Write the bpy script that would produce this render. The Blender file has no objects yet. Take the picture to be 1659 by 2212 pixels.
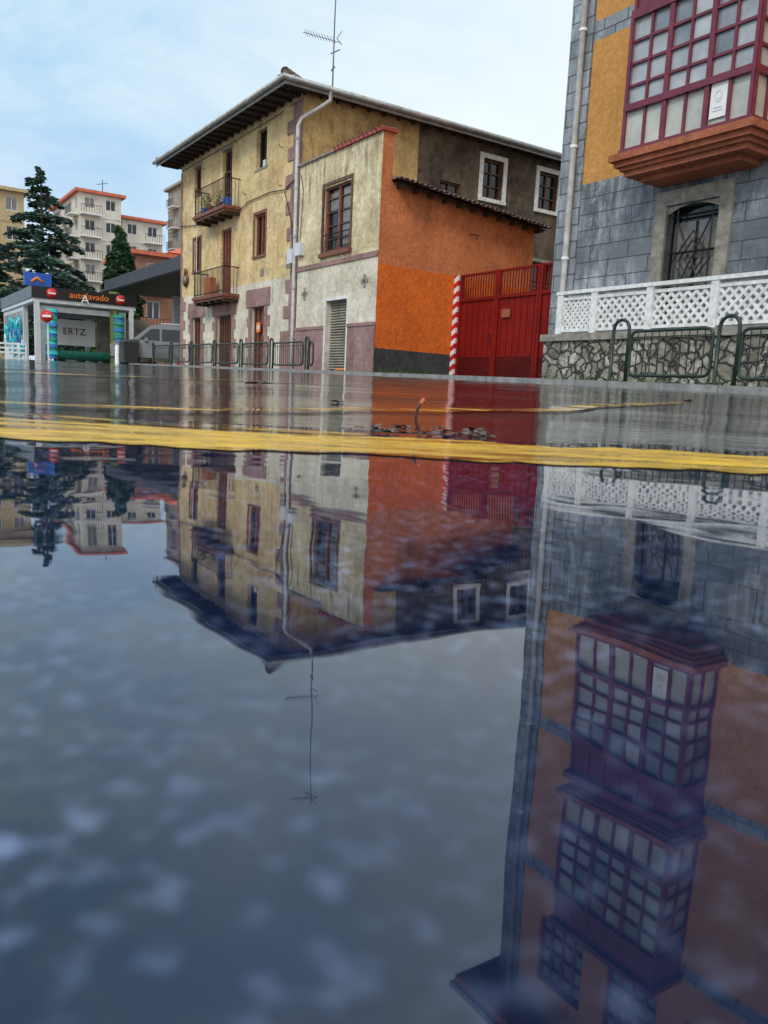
import bpy, math, random
from mathutils import Vector, Matrix, noise
random.seed(7)
scene=bpy.context.scene
A=math.radians(-56.0)
O=(-3.15,26.6); F=(3.70,19.0)
CA,SA=math.cos(A),math.sin(A)
def lw(o,s,n): return (o[0]+CA*s-SA*n, o[1]+SA*s+CA*n)
PTS=[(-20,.044),(.35,.048),(.9,.056),(1.5,.070),(3,.105),(5,.152),(8,.215),(12,.295),(24,.47),(42,.73),(100,1.2),(900,1.2)]
def gz(y):
    if y<=PTS[0][0]: return PTS[0][1]
    for (y0,z0),(y1,z1) in zip(PTS,PTS[1:]):
        if y<=y1: return z0+(z1-z0)*(y-y0)/(y1-y0)
    return PTS[-1][1]
# ---------------------------------------------------------------- materials
def newmat(name):
    m=bpy.data.materials.new(name); m.use_nodes=True
    n=m.node_tree.nodes; l=m.node_tree.links
    return m,n,l,n['Principled BSDF']
def mix(n,l,fac,a,b,mode='MIX'):
    x=n.new('ShaderNodeMix'); x.data_type='RGBA'; x.blend_type=mode
    for i,v in ((0,fac),(6,a),(7,b)):
        if hasattr(v,'links') or isinstance(v,bpy.types.NodeSocket): l.new(v,x.inputs[i])
        else: x.inputs[i].default_value=(v if i==0 else (v[0],v[1],v[2],1))
    return x.outputs[2]
def coords(n,l,scale=(1,1,1)):
    tc=n.new('ShaderNodeTexCoord'); mp=n.new('ShaderNodeMapping'); mp.inputs['Scale'].default_value=scale
    l.new(tc.outputs['Object'],mp.inputs['Vector']); return mp.outputs['Vector']
def noi(n,l,vec,scale,detail=6,rough=.6,dist=0):
    x=n.new('ShaderNodeTexNoise'); x.inputs['Scale'].default_value=scale; x.inputs['Detail'].default_value=detail
    x.inputs['Roughness'].default_value=rough; x.inputs['Distortion'].default_value=dist; l.new(vec,x.inputs['Vector']); return x.outputs['Fac']
def rng(n,l,v,a,b,c=0,d=1):
    x=n.new('ShaderNodeMapRange'); l.new(v,x.inputs[0])
    for i,k in enumerate((a,b,c,d)): x.inputs[i+1].default_value=k
    return x.outputs[0]
def mul(n,l,a,b,op='MULTIPLY'):
    x=n.new('ShaderNodeMath'); x.operation=op
    for i,v in enumerate((a,b)):
        if isinstance(v,bpy.types.NodeSocket): l.new(v,x.inputs[i])
        else: x.inputs[i].default_value=v
    return x.outputs[0]
def bump(n,l,bs,h,dist,strength=1,prev=None):
    x=n.new('ShaderNodeBump'); x.inputs['Distance'].default_value=dist; x.inputs['Strength'].default_value=strength
    l.new(h,x.inputs['Height'])
    if prev is not None: l.new(prev,x.inputs['Normal'])
    l.new(x.outputs[0],bs.inputs['Normal']); return x.outputs[0]
def M(name,col,rough=.7,metal=0,var=.15,scale=3,bd=0.0,bs_=40,spec=.5):
    m,n,l,b=newmat(name); v=coords(n,l)
    f=rng(n,l,noi(n,l,v,scale),.3,.7)
    c=mix(n,l,f,[x*(1-var) for x in col],[min(1,x*(1+var)) for x in col])
    l.new(c,b.inputs['Base Color']); b.inputs['Roughness'].default_value=rough; b.inputs['Metallic'].default_value=metal
    b.inputs['Specular IOR Level'].default_value=spec
    if bd: bump(n,l,b,noi(n,l,v,bs_,4),bd)
    return m
def grey(n,l,f):
    g=n.new('ShaderNodeCombineColor')
    for i in range(3): l.new(f,g.inputs[i])
    return g.outputs[0]
def plaster(name,c1,c2,stain,amt=.5,streak=.4,zt=None,rough=.9,scale=.9,grime=None,patch=None):
    m,n,l,b=newmat(name); v=coords(n,l)
    c=mix(n,l,rng(n,l,noi(n,l,v,scale,10,.68),.40,.60),c1,c2)
    if patch: c=mix(n,l,rng(n,l,noi(n,l,v,1.5,9,.7,.5),.54,.58,0,.75),c,patch)
    pm=rng(n,l,noi(n,l,v,.6,12,.74),.47,.62,0,amt)
    c=mix(n,l,pm,c,stain)
    sv=coords(n,l,(3.2,3.2,.4)); sm=rng(n,l,noi(n,l,sv,1.4,10,.7,.2),.50,.66,0,streak)
    if zt or grime:
        tc=n.new('ShaderNodeTexCoord'); sx=n.new('ShaderNodeSeparateXYZ'); l.new(tc.outputs['Object'],sx.inputs[0])
    if zt: sm=mul(n,l,sm,rng(n,l,sx.outputs[2],zt[0],zt[1]))
    else: sm=mul(n,l,sm,rng(n,l,noi(n,l,v,.45,5,.6),.46,.62))
    c=mix(n,l,sm,c,[x*.35 for x in stain])
    if grime:
        gm=mul(n,l,rng(n,l,sx.outputs[2],grime[0],grime[1],grime[2],0),rng(n,l,noi(n,l,v,2.2,10,.7),.3,.6))
        c=mix(n,l,gm,c,(.06,.065,.045))
    fn=rng(n,l,noi(n,l,v,9,8,.75),.34,.66,.74,1.14)
    c=mix(n,l,1.0,c,grey(n,l,fn),'MULTIPLY')
    l.new(c,b.inputs['Base Color']); b.inputs['Roughness'].default_value=rough; b.inputs['Specular IOR Level'].default_value=.2
    nb=bump(n,l,b,noi(n,l,v,6,8,.7),.05,.7); bump(n,l,b,noi(n,l,v,60,4),.004,.6,nb)
    return m
def planar(n,l,distort=0):
    tc=n.new('ShaderNodeTexCoord'); sx=n.new('ShaderNodeSeparateXYZ'); l.new(tc.outputs['Object'],sx.inputs[0])
    cx=n.new('ShaderNodeCombineXYZ'); l.new(mul(n,l,sx.outputs[0],sx.outputs[1],'ADD'),cx.inputs[0]); l.new(sx.outputs[2],cx.inputs[1])
    if not distort: return cx.outputs[0]
    x=n.new('ShaderNodeTexNoise'); x.inputs['Scale'].default_value=5; x.inputs['Detail'].default_value=4; l.new(cx.outputs[0],x.inputs['Vector'])
    vm=n.new('ShaderNodeVectorMath'); vm.operation='SCALE'; l.new(x.outputs['Color'],vm.inputs[0]); vm.inputs['Scale'].default_value=distort
    va=n.new('ShaderNodeVectorMath'); va.operation='ADD'; l.new(vm.outputs[0],va.inputs[0]); l.new(cx.outputs[0],va.inputs[1]); return va.outputs[0]
def blocks(name,c1,c2,mortar,bw,bh,ms=.012,white=.35,dk=.6):
    m,n,l,b=newmat(name); v=planar(n,l)
    br=n.new('ShaderNodeTexBrick'); l.new(v,br.inputs['Vector'])
    br.inputs['Scale'].default_value=1; br.inputs['Brick Width'].default_value=bw; br.inputs['Row Height'].default_value=bh
    br.inputs['Mortar Size'].default_value=ms; br.inputs['Color1'].default_value=(*c1,1); br.inputs['Color2'].default_value=(*c2,1); br.inputs['Mortar'].default_value=(*mortar,1)
    br.inputs['Bias'].default_value=0
    vv=coords(n,l); c=br.outputs['Color']
    c=mix(n,l,rng(n,l,noi(n,l,vv,.6,10,.7),.45,.62,0,dk),c,[x*.42 for x in c2])
    wv=coords(n,l,(1.6,1.6,.8)); blot=rng(n,l,noi(n,l,vv,.5,4,.6),.40,.56)
    c=mix(n,l,mul(n,l,blot,rng(n,l,noi(n,l,wv,1.3,14,.8,.4),.47,.60,0,white)),c,(.50,.55,.58))
    sv=coords(n,l,(4,4,.35)); c=mix(n,l,mul(n,l,blot,rng(n,l,noi(n,l,sv,1.2,8,.7),.50,.64,0,white*.8)),c,(.50,.54,.57))
    c=mix(n,l,rng(n,l,noi(n,l,vv,16,10,.75),.40,.66,0,.5),c,[x*.45 for x in c1])
    mm=rng(n,l,br.outputs['Fac'],0,1,0,.85); c=mix(n,l,mm,c,mortar)
    l.new(c,b.inputs['Base Color']); l.new(rng(n,l,noi(n,l,vv,3,4),.3,.7,.35,.75),b.inputs['Roughness'])
    nb=bump(n,l,b,br.outputs['Fac'],-.02,.8); bump(n,l,b,noi(n,l,vv,12,8,.7),.03,.7,nb)
    return m
def rubble(name):
    m,n,l,b=newmat(name); v=planar(n,l,.26)
    vo=n.new('ShaderNodeTexVoronoi'); vo.inputs['Scale'].default_value=4.4; l.new(v,vo.inputs['Vector'])
    ve=n.new('ShaderNodeTexVoronoi'); ve.feature='DISTANCE_TO_EDGE'; ve.inputs['Scale'].default_value=4.4; l.new(v,ve.inputs['Vector'])
    sp=n.new('ShaderNodeSeparateColor'); l.new(vo.outputs['Color'],sp.inputs[0])
    vv=coords(n,l)
    c=mix(n,l,sp.outputs[0],(.30,.27,.21),(.70,.67,.60))
    jn=mul(n,l,noi(n,l,vv,7,6,.7),.10)
    edge=mul(n,l,ve.outputs[0],jn,'SUBTRACT')
    c=mix(n,l,rng(n,l,noi(n,l,vv,8,12,.85),.46,.58,0,.75),c,(.13,.12,.10))
    c=mix(n,l,rng(n,l,noi(n,l,vv,1.1,10,.75),.48,.60,0,.6),c,(.05,.055,.03))
    c=mix(n,l,rng(n,l,edge,-.02,.05),(.035,.032,.028),c)
    l.new(c,b.inputs['Base Color']); b.inputs['Roughness'].default_value=.85
    nb=bump(n,l,b,rng(n,l,edge,-.05,.1),.06,1); bump(n,l,b,noi(n,l,vv,14,8,.75),.04,1,nb)
    return m
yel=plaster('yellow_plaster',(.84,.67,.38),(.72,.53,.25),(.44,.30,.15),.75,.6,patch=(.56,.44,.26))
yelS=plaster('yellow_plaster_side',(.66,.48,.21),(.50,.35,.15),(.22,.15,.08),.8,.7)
yelA=plaster('annex_plaster',(.86,.77,.54),(.72,.62,.38),(.33,.25,.14),.6,1.0,(4.9,7.0),patch=(.60,.50,.33))
whi=plaster('lower_plaster',(.80,.76,.63),(.66,.61,.49),(.38,.34,.25),.65,.6,grime=(.4,1.2,.5))
pink=plaster('pink_stone',(.42,.265,.25),(.29,.18,.17),(.18,.12,.11),.6,.4)
orgU=plaster('terracotta_plaster',(.72,.25,.105),(.60,.19,.075),(.40,.16,.08),.5,.4)
orgL=plaster('orange_plaster',(.84,.19,.03),(.74,.155,.025),(.50,.13,.045),.4,.3)
dgrey=plaster('grey_base',(.085,.088,.098),(.055,.056,.062),(.03,.035,.02),.6,.4,grime=(.4,.95,1.0))
dark=plaster('dark_stucco',(.13,.105,.08),(.065,.052,.040),(.25,.20,.14),.6,.6,patch=(.045,.037,.03))
ochre=plaster('ochre_plaster',(.64,.32,.10),(.58,.285,.085),(.44,.22,.07),.35,.25)
slate=blocks('slate_blocks',(.20,.225,.245),(.125,.15,.17),(.045,.05,.055),1.05,.345,.011,.9)
slateC=blocks('slate_quoin',(.30,.335,.36),(.17,.20,.22),(.06,.065,.07),.62,.36,.014,.9)
stoneS=M('surround_stone',(.25,.235,.20),.8,0,.4,7,.01)
rub=rubble('rubble_stone')
white=M('white_concrete',(.70,.71,.70),.7,0,.25,9,.004)
whitep=M('white_paint',(.75,.76,.76),.5,0,.06)
pipe=M('pipe_grey',(.50,.50,.48),.4,0,.25,5)
gut=M('gutter_zinc',(.33,.345,.34),.45,.2,.35,5)
wood=M('brown_wood',(.12,.055,.03),.6,0,.45,8,.004)
rwood=M('redbrown_wood',(.20,.068,.04),.6,0,.45,8,.004)
dwood=M('dark_rafters',(.04,.028,.02),.8,0,.3,6)
glass=M('dark_glass',(.010,.012,.014),.06,0,.3,2,0,40,.5)
curt=M('curtain_pane',(.20,.19,.17),.25,0,.45,2)
pane=M('bay_glass',(.36,.38,.40),.04,0,.35,1.3,0,40,.9)
paneD=M('bay_glass_upper',(.18,.20,.23),.03,0,.5,1.1,0,40,1.0)  # base colour lightened to stand in for sky reflected in the upper panes
frost=M('bay_glass_lower',(.46,.46,.41),.1,0,.3,1.5,0,40,.8)
maroon=M('maroon_paint',(.16,.020,.042),.35,0,.25,4)
corn=plaster('terracotta_cornice',(.44,.15,.08),(.34,.11,.06),(.20,.08,.05),.5,.4)
tile=M('roof_tile',(.26,.10,.065),.8,0,.5,6,.01)
tileD=M('weathered_tile',(.15,.105,.085),.85,0,.5,6,.01)
redT=M('red_coping',(.32,.05,.04),.6,0,.4,6)
iron=M('black_iron',(.015,.016,.018),.4,.3,.2)
gfen=M('green_iron',(.018,.035,.026),.35,.2,.3)
rust=M('rusty_iron',(.20,.09,.045),.7,.2,.5,15)
gate_m=plaster('gate_red',(.26,.012,.009),(.20,.010,.008),(.14,.010,.008),.4,.4,rough=.42)
gate_d=plaster('gate_red_low',(.11,.007,.006),(.085,.006,.005),(.05,.006,.005),.4,.3,rough=.45)
shut=M('shutter_metal',(.22,.21,.165),.45,.2,.4,2.5,.002)
red=M('sign_red',(.55,.02,.02),.4); orange=M('sign_orange',(.85,.22,.02),.5); blue=M('sign_blue',(.02,.10,.45),.4)
blk=M('black_fascia',(.012,.012,.014),.3); alum=M('white_metal',(.62,.64,.66),.4)
teal=M('teal_paint',(.02,.42,.48),.5,0,.5,4); greenb=M('brush_green',(.02,.22,.16),.8,0,.5,6); blueb=M('brush_blue',(.03,.14,.38),.8,0,.5,6)
canop=M('canopy_grey',(.05,.055,.065),.6); concr=M('kerb_concrete',(.24,.24,.235),.45,0,.35,5,.004)
carp=M('car_paint',(.15,.157,.17),.18,.3,.1,2,0,40,.8); rubber=M('tyre',(.012,.012,.012),.8); light_r=M('tail_light',(.35,.01,.01),.2)
ant=M('antenna_metal',(.13,.13,.13),.45,.6); cable=M('cable',(.02,.02,.02),.6)
apY=plaster('apartment_ochre',(.52,.42,.24),(.46,.36,.21),(.36,.28,.18),.2,.2); apW=plaster('apartment_cream',(.72,.68,.60),(.62,.58,.50),(.45,.40,.35),.2,.2)
brickm=blocks('red_brick',(.42,.14,.07),(.36,.12,.06),(.35,.25,.2),.3,.09,.01,0.05,.2)
apR=M('orange_roof',(.55,.14,.07),.8,0,.25,2); apT=plaster('tower_beige',(.34,.29,.22),(.3,.26,.2),(.22,.2,.16),.2,.2)
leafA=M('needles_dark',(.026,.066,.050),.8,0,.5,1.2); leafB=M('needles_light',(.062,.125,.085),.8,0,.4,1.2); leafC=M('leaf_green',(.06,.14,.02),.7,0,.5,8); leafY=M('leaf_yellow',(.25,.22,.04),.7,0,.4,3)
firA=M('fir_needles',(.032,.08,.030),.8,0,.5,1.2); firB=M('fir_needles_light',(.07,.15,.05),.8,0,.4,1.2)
bark=M('bark',(.05,.035,.025),.9,0,.3,6)
dleaf=M('wet_dead_leaf',(.06,.045,.04),.15,0,.7,70); stemm=M('leaf_stem',(.035,.012,.010),.35,0,.4,90); stemt=M('stem_tip',(.50,.10,.03),.4)
# ---------------------------------------------------------------- builder
class G:
    def __init__(s,name,loc=(0,0,0),rot=0.0):
        s.e=bpy.data.objects.new(name,None); s.e.empty_display_size=.3
        s.e.location=loc; s.e.rotation_euler=(0,0,rot); scene.collection.objects.link(s.e); s.p={}
    def add(s,part,mat,vs,fs,smooth=False):
        P=s.p.setdefault(part,dict(v=[],f=[],m=[],mi=[],s=[]))
        if mat not in P['m']: P['m'].append(mat)
        k=P['m'].index(mat); o=len(P['v']); P['v']+= [tuple(v) for v in vs]
        for f in fs: P['f'].append([i+o for i in f]); P['mi'].append(k); P['s'].append(smooth)
    def box(s,part,mat,a0,a1,d0,d1,z0,z1,W=None):
        W=W or (lambda a,d,z:(a,d,z))
        vs=[W(a,d,z) for z in (z0,z1) for d in (d0,d1) for a in (a0,a1)]
        s.add(part,mat,vs,[(0,2,3,1),(4,5,7,6),(0,1,5,4),(2,6,7,3),(0,4,6,2),(1,3,7,5)])
    def quad(s,part,mat,vs): s.add(part,mat,vs,[tuple(range(len(vs)))])
    def tube(s,part,mat,pts,r,seg=8,r2=None,cap=True):
        pts=[Vector(p) for p in pts]; vs=[];fs=[]; N=len(pts)
        prev=None
        for i,p in enumerate(pts):
            t=(pts[min(i+1,N-1)]-pts[max(i-1,0)]).normalized()
            if prev is None:
                ref=Vector((0,0,1)) if abs(t.z)<.9 else Vector((1,0,0)); u=t.cross(ref).normalized()
            else: u=(prev-t*prev.dot(t)).normalized()
            prev=u; w=t.cross(u); rr=r if r2 is None else r+(r2-r)*i/(N-1)
            for k in range(seg):
                a=2*math.pi*k/seg; vs.append(p+u*math.cos(a)*rr+w*math.sin(a)*rr)
        for i in range(N-1):
            for k in range(seg): fs.append((i*seg+k,i*seg+(k+1)%seg,(i+1)*seg+(k+1)%seg,(i+1)*seg+k))
        if cap: fs+= [tuple(range(seg)),tuple(range((N-1)*seg,N*seg))]
        s.add(part,mat,vs,fs,seg>5)
    def bar(s,part,mat,p,q,w,W=None):
        if W: p=W(*p); q=W(*q)
        s.tube(part,mat,[p,q],w,4)
    def finish(s):
        for nm,P in s.p.items():
            me=bpy.data.meshes.new(nm); me.from_pydata(P['v'],[],P['f'])
            for m in P['m']: me.materials.append(m)
            me.polygons.foreach_set('material_index',P['mi']); me.polygons.foreach_set('use_smooth',P['s']); me.update()
            o=bpy.data.objects.new(nm,me); scene.collection.objects.link(o); o.parent=s.e
        return s.e
def text(g,part,body,mat,loc,rot,size,align='CENTER'):
    c=bpy.data.curves.new(part,'FONT'); c.body=body; c.size=size; c.extrude=.01; c.align_x=align; c.materials.append(mat)
    o=bpy.data.objects.new(part,c); o.location=loc; o.rotation_euler=rot; scene.collection.objects.link(o); o.parent=g.e
def front(y0=0.): return lambda a,d,z:(a,y0+d,z)
def side(x0=0.): return lambda a,d,z:(x0-d,a,z)
def wall(g,part,W,a0,a1,z0,z1,ops,matf,rev=.22,revm=None,ac=(),zc=()):
    if not callable(matf): mm=matf; matf=lambda a,z:mm
    As=sorted({a0,a1,*[x for x in ac if a0<x<a1],*[o[0] for o in ops],*[o[1] for o in ops]})
    Zs=sorted({z0,z1,*[x for x in zc if z0<x<z1],*[o[2] for o in ops],*[o[3] for o in ops]})
    As=[a for a in As if a0<=a<=a1]; Zs=[z for z in Zs if z0<=z<=z1]
    for p,q in zip(As,As[1:]):
        for u,v in zip(Zs,Zs[1:]):
            c=((p+q)/2,(u+v)/2)
            if any(o[0]<c[0]<o[1] and o[2]<c[1]<o[3] for o in ops): continue
            g.quad(part,matf(*c),[W(p,0,u),W(q,0,u),W(q,0,v),W(p,0,v)])
    for o in ops:
        m=revm or matf(o[0],o[3]); a,b,c,d=o[:4]
        for (p,q) in (((a,c),(b,c)),((b,c),(b,d)),((b,d),(a,d)),((a,d),(a,c))):
            g.quad(part,m,[W(p[0],0,p[1]),W(q[0],0,q[1]),W(q[0],rev,q[1]),W(p[0],rev,p[1])])
def window(g,W,a0,a1,z0,z1,fm,gm,nc=2,nr=1,d=.12,fw=.06,sur=None,part='windows',mw=.035):
    g.quad(part,gm,[W(a0,d+.05,z0),W(a1,d+.05,z0),W(a1,d+.05,z1),W(a0,d+.05,z1)])
    g.box(part,fm,a0,a1,d-.03,d+.045,z0,z0+fw,W); g.box(part,fm,a0,a1,d-.03,d+.045,z1-fw,z1,W)
    g.box(part,fm,a0,a0+fw,d-.03,d+.045,z0+fw,z1-fw,W); g.box(part,fm,a1-fw,a1,d-.03,d+.045,z0+fw,z1-fw,W)
    for i in range(1,nc):
        a=a0+(a1-a0)*i/nc; g.box(part,fm,a-mw,a+mw,d-.025,d+.042,z0+fw,z1-fw,W)
    for i in range(1,nr):
        z=z0+(z1-z0)*i/nr; g.box(part,fm,a0+fw,a1-fw,d-.02,d+.038,z-mw*.7,z+mw*.7,W)
    if sur:
        sm,sw,sp=sur
        g.box('window_surrounds',sm,a0-sw,a1+sw,-sp,.02,z1,z1+sw,W); g.box('window_surrounds',sm,a0-sw,a1+sw,-sp-.03,.02,z0-sw*.8,z0,W)
        g.box('window_surrounds',sm,a0-sw,a0,-sp,.02,z0,z1,W); g.box('window_surrounds',sm,a1,a1+sw,-sp,.02,z0,z1,W)
# ---------------------------------------------------------------- plaster house
H=G('plaster_house',(O[0],O[1],0),A)
Wf=front(); Ws=side(0)
ops=[(-9.72,-8.92,7.62,8.85),(-6.62,-5.70,6.6,8.85),(-3.52,-2.66,7.6,8.88),
     (-9.76,-8.88,4.65,6.0),(-6.66,-5.66,3.45,5.95),(-3.55,-2.63,4.62,6.05),
     (-9.8,-8.8,.3,2.75),(-7.0,-5.5,.3,2.7),(-3.65,-2.55,.3,2.85)]
wall(H,'front_wall',Wf,-11.3,0,0,9.35,ops,lambda a,z: yel if z>3.7 else whi,.25,None,(),(3.7,))
for i,o in enumerate(ops):
    a,b,c,d=o
    if i==2: window(H,Wf,a,b,c,d,dwood,glass,1,1,.18,.04)
    elif i==0: window(H,Wf,a,b,c,d,wood,glass,2,1,.14)
    elif i==1: window(H,Wf,a,b,c,d,wood,glass,2,3,.16)
    elif i==3: window(H,Wf,a,b,c,d,rwood,glass,2,1,.12,.06,(rwood,.08,.02))
    elif i==4: window(H,Wf,a,b,c,d,rwood,rwood,4,1,.1)
    elif i==5: window(H,Wf,a,b,c,d,rwood,glass,2,1,.12,.06,(rwood,.1,.02))
    elif i==7: window(H,Wf,a,b,c,d,wood,rwood,6,1,.14)
    else: window(H,Wf,a,b,c,d,wood,rwood,3,2,.14)
for i in (0,1):
    a,b,c,d=ops[i]; H.box('lintels',stoneS,a-.12,b+.12,-.012,.01,d,d+.1,Wf)
H.box('lintels',stoneS,-3.62,-2.56,-.02,.2,7.52,7.6,Wf)
H.box('curtain',whitep,-3.42,-3.2,.21,.225,7.68,7.95,Wf)
H.box('curtain',curt,-5.95,-5.72,.12,.13,6.7,8.6,Wf)
def zig(part,mat,a,z0,z1,W,sgn,w0=.45,w1=.75,h=.36,proud=.03):
    z=z0;k=0
    while z<z1-.05:
        w=(w0,w1)[k%2]*random.uniform(.88,1.12); t=min(z+h-.012,z1)
        x0,x1=(a,a+sgn*w) if sgn>0 else (a-w,a)
        H.box(part,mat,x0,x1,-proud*random.uniform(.8,1.2),.01,z,t,W); z+=h;k+=1
zig('quoins',pink,-.001,1.9,9.1,Wf,-1,.62,1.0,.42,.035)
H.box('quoins',pink,-1.15,0,-.06,.01,.2,1.9,Wf)
zig('quoins',pink,-11.3,0.3,3.7,Wf,1,.35,.6,.4)
zig('quoins',pink,-11.3,3.75,9.0,Wf,1,.16,.22,.4,.02)
for o in ops[6:]:
    zig('door_surrounds',pink,o[0],.35,o[3],Wf,-1,.25,.42,.36); zig('door_surrounds',pink,o[1],.35,o[3],Wf,1,.25,.42,.36)
    H.box('door_surrounds',pink,o[0]-.45,o[1]+.45,-.045,.01,o[3],o[3]+.62,Wf)
H.box('facade_signs',orange,-3.35,-3.05,.06,.09,1.95,2.3,Wf)
H.box('facade_signs',alum,-3.3,-3.1,.055,.062,2.05,2.2,Wf)
H.box('facade_signs',stoneS,-2.95,-2.7,-.03,.01,3.9,4.15,Wf)
H.tube('wall_plaque',wood,[(-10.55,-.03,4.4),(-10.55,-.09,4.4)],.28,12); H.tube('wall_plaque',rust,[(-10.55,-.05,4.75),(-10.55,-.1,4.75)],.15,10)
H.tube('wall_plaque',stoneS,[(-10.55,-.09,4.4),(-10.55,-.11,4.4)],.16,12)
sops=[(5.55,6.5,6.95,7.62),(7.5,8.5,7.35,8.75),(10.35,11.4,7.4,8.8),(10.3,11.4,3.6,5.4)]
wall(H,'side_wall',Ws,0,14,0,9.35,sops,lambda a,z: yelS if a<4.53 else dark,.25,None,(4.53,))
window(H,Ws,*sops[0],wood,glass,2,1); 
for o in sops[1:3]: window(H,Ws,*o,wood,glass,2,3,.15,.07,(white,.17,.04),'windows',.03)
window(H,Ws,*sops[3],wood,glass,2,2,.12,.06,(stoneS,.12,.02))
H.box('rear_balcony',dark,9.8,12,-.9,0,3.35,3.5,Ws)
for i in range(19):
    H.bar('rear_balcony',iron,(9.85+i*.115,-.87,3.5),(9.85+i*.115,-.87,4.5),.012,Ws)
for i in range(8): H.bar('rear_balcony',iron,(9.85,-.87+i*.12,3.5),(9.85,-.87+i*.12,4.5),.012,Ws)
H.bar('rear_balcony',iron,(9.85,-.87,4.5),(12,-.87,4.5),.025,Ws); H.bar('rear_balcony',iron,(9.85,-.87,4.5),(9.85,0,4.5),.025,Ws)
H.quad('rear_walls',dark,[(0,14,0),(-11.3,14,0),(-11.3,14,9.35),(0,14,9.35)])
H.quad('rear_walls',yel,[(-11.3,0,0),(-11.3,14,0),(-11.3,14,9.35),(-11.3,0,9.35)])
ex0,ex1,ey0,ey1=-11.9,.5,-.9,14.6; ez=9.33; P=.235; mx=(ex0+ex1)/2; hh=(ex1-ex0)/2; rz=ez+hh*P
r0=(mx,ey0+hh,rz); r1=(mx,ey1-hh,rz)
c=[(ex0,ey0,ez),(ex1,ey0,ez),(ex1,ey1,ez),(ex0,ey1,ez)]
H.quad('roof',tileD,[c[0],c[1],r0]); H.quad('roof',tileD,[c[1],c[2],r1,r0]); H.quad('roof',tileD,[c[2],c[3],r1]); H.quad('roof',tileD,[c[3],c[0],r0,r1])
H.quad('soffit',dwood,[(x,y,ez-.06) for x,y,_ in c])
for i in range(21):
    a=ex0+.25+i*.6
    if a<ex1: H.box('rafters',dwood,a-.04,a+.04,ey0+.12,-.01,ez-.15,ez-.065)
for i in range(26):
    a=ey0+.3+i*.6
    if a<ey1: H.box('rafters',dwood,.01,ex1-.08,a-.04,a+.04,ez-.15,ez-.065)
def tilerow(g,part,mat,p,q,inward,up,r=.1,L=.45,step=.22):
    p=Vector(p);q=Vector(q);d=(q-p);n=int(d.length/step);d.normalize();inn=Vector((*inward,up)).normalized()
    for i in range(n+1):
        c0=p+d*(i*step)+Vector((0,0,random.uniform(-.012,.012))); vs=[]
        c0-=inn*random.uniform(0,.04)
        for base in (c0,c0+inn*L):
            for rr in (r,r-.022):
                for k in range(7):
                    a=math.pi*k/6; vs.append(base+d*math.cos(a)*rr+Vector((0,0,1))*math.sin(a)*rr*.8)
        fs=[(k,k+1,k+15,k+14) for k in range(6)]+[(k+7,k+8,k+22,k+21) for k in range(6)]+[(k,k+1,k+8,k+7) for k in range(6)]
        g.add(part,mat,vs,fs)
tilerow(H,'eave_tiles',tileD,(ex0,ey0-.03,ez+.03),(ex1,ey0-.03,ez+.03),(0,1),P)
tilerow(H,'eave_tiles',tileD,(ex1+.03,ey0,ez+.03),(ex1+.03,ey1,ez+.03),(-1,0),P)
H.tube('hip_tiles',tile,[(ex1+.02,ey0-.02,ez+.14),(mx,ey0+hh,rz+.12)],.13,10); H.tube('hip_tiles',tile,[(ex0,ey0,ez+.12),(mx,ey0+hh,rz+.12)],.12,10)
for i in range(8):
    t=i*.36; H.tube('hip_tiles',tile if i%2 else tileD,[(ex1+.03-t*.7,ey0-.03+t*.7,ez+.16+t*.7*P),(ex1+.03-(t+.3)*.7,ey0-.03+(t+.3)*.7,ez+.14+(t+.3)*.7*P)],.15,10)
H.tube('gutter',gut,[(ex0-.05,ey0-.12,ez),(ex1+.13,ey0-.12,ez),(ex1+.13,ey1,ez)],.085,10)
H.box('gutter',gut,ex0,ex1+.05,ey0-.03,ey0+.0,ez-.16,ez+.05); H.box('gutter',gut,ex1,ex1+.04,ey0,ey1,ez-.16,ez+.05)
H.tube('downpipe',pipe,[(.63,.62,9.3),(.63,.62,9.0),(.45,.45,8.85),(.12,-.1,8.45),(.06,-.2,8.2),(.06,-.2,1.6),(.06,-.2,.4)],.065,10)
for z in (1.6,3.2,4.8,6.3,7.8): H.tube('downpipe',gut,[(.06,-.2,z),(.06,-.2,z+.07)],.085,10)
H.box('meter_boxes',alum,-.55,-.15,-.18,-.03,4.05,4.5); H.box('meter_boxes',stoneS,-.5,-.2,-.22,-.175,3.9,4.0); H.box('meter_boxes',alum,.25,.62,-.30,-.155,4.2,4.6)
H.tube('facade_cables',cable,[(-11.3,-.05,6.75),(-8.8,-.06,6.45),(-4.8,-.05,6.42),(-4,-.05,6.6),(-2.2,-.05,6.62),(-1.1,-.06,6.5),(-.1,-.08,6.75)],.018,5)
H.tube('facade_cables',cable,[(-1.1,-.06,6.5),(-.5,-.07,5.4),(-.35,-.07,4.5)],.014,5)
H.tube('facade_cables',cable,[(.4,-.2,4.6),(.5,-.18,6.2),(.3,-.18,6.7)],.012,5)
H.tube('facade_cables',cable,[(-11,-.05,9.0),(-4,-.06,8.98),(-1.3,-.06,9.0)],.012,5)
for a,z in ((-8.5,8.6),(-5.2,8.9),(-1.35,7.9),(-1.4,6.7),(-4.3,6.9)): H.tube('facade_cables',iron,[(a,0,z),(a,-.14,z),(a,-.16,z+.08)],.012,5)
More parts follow.
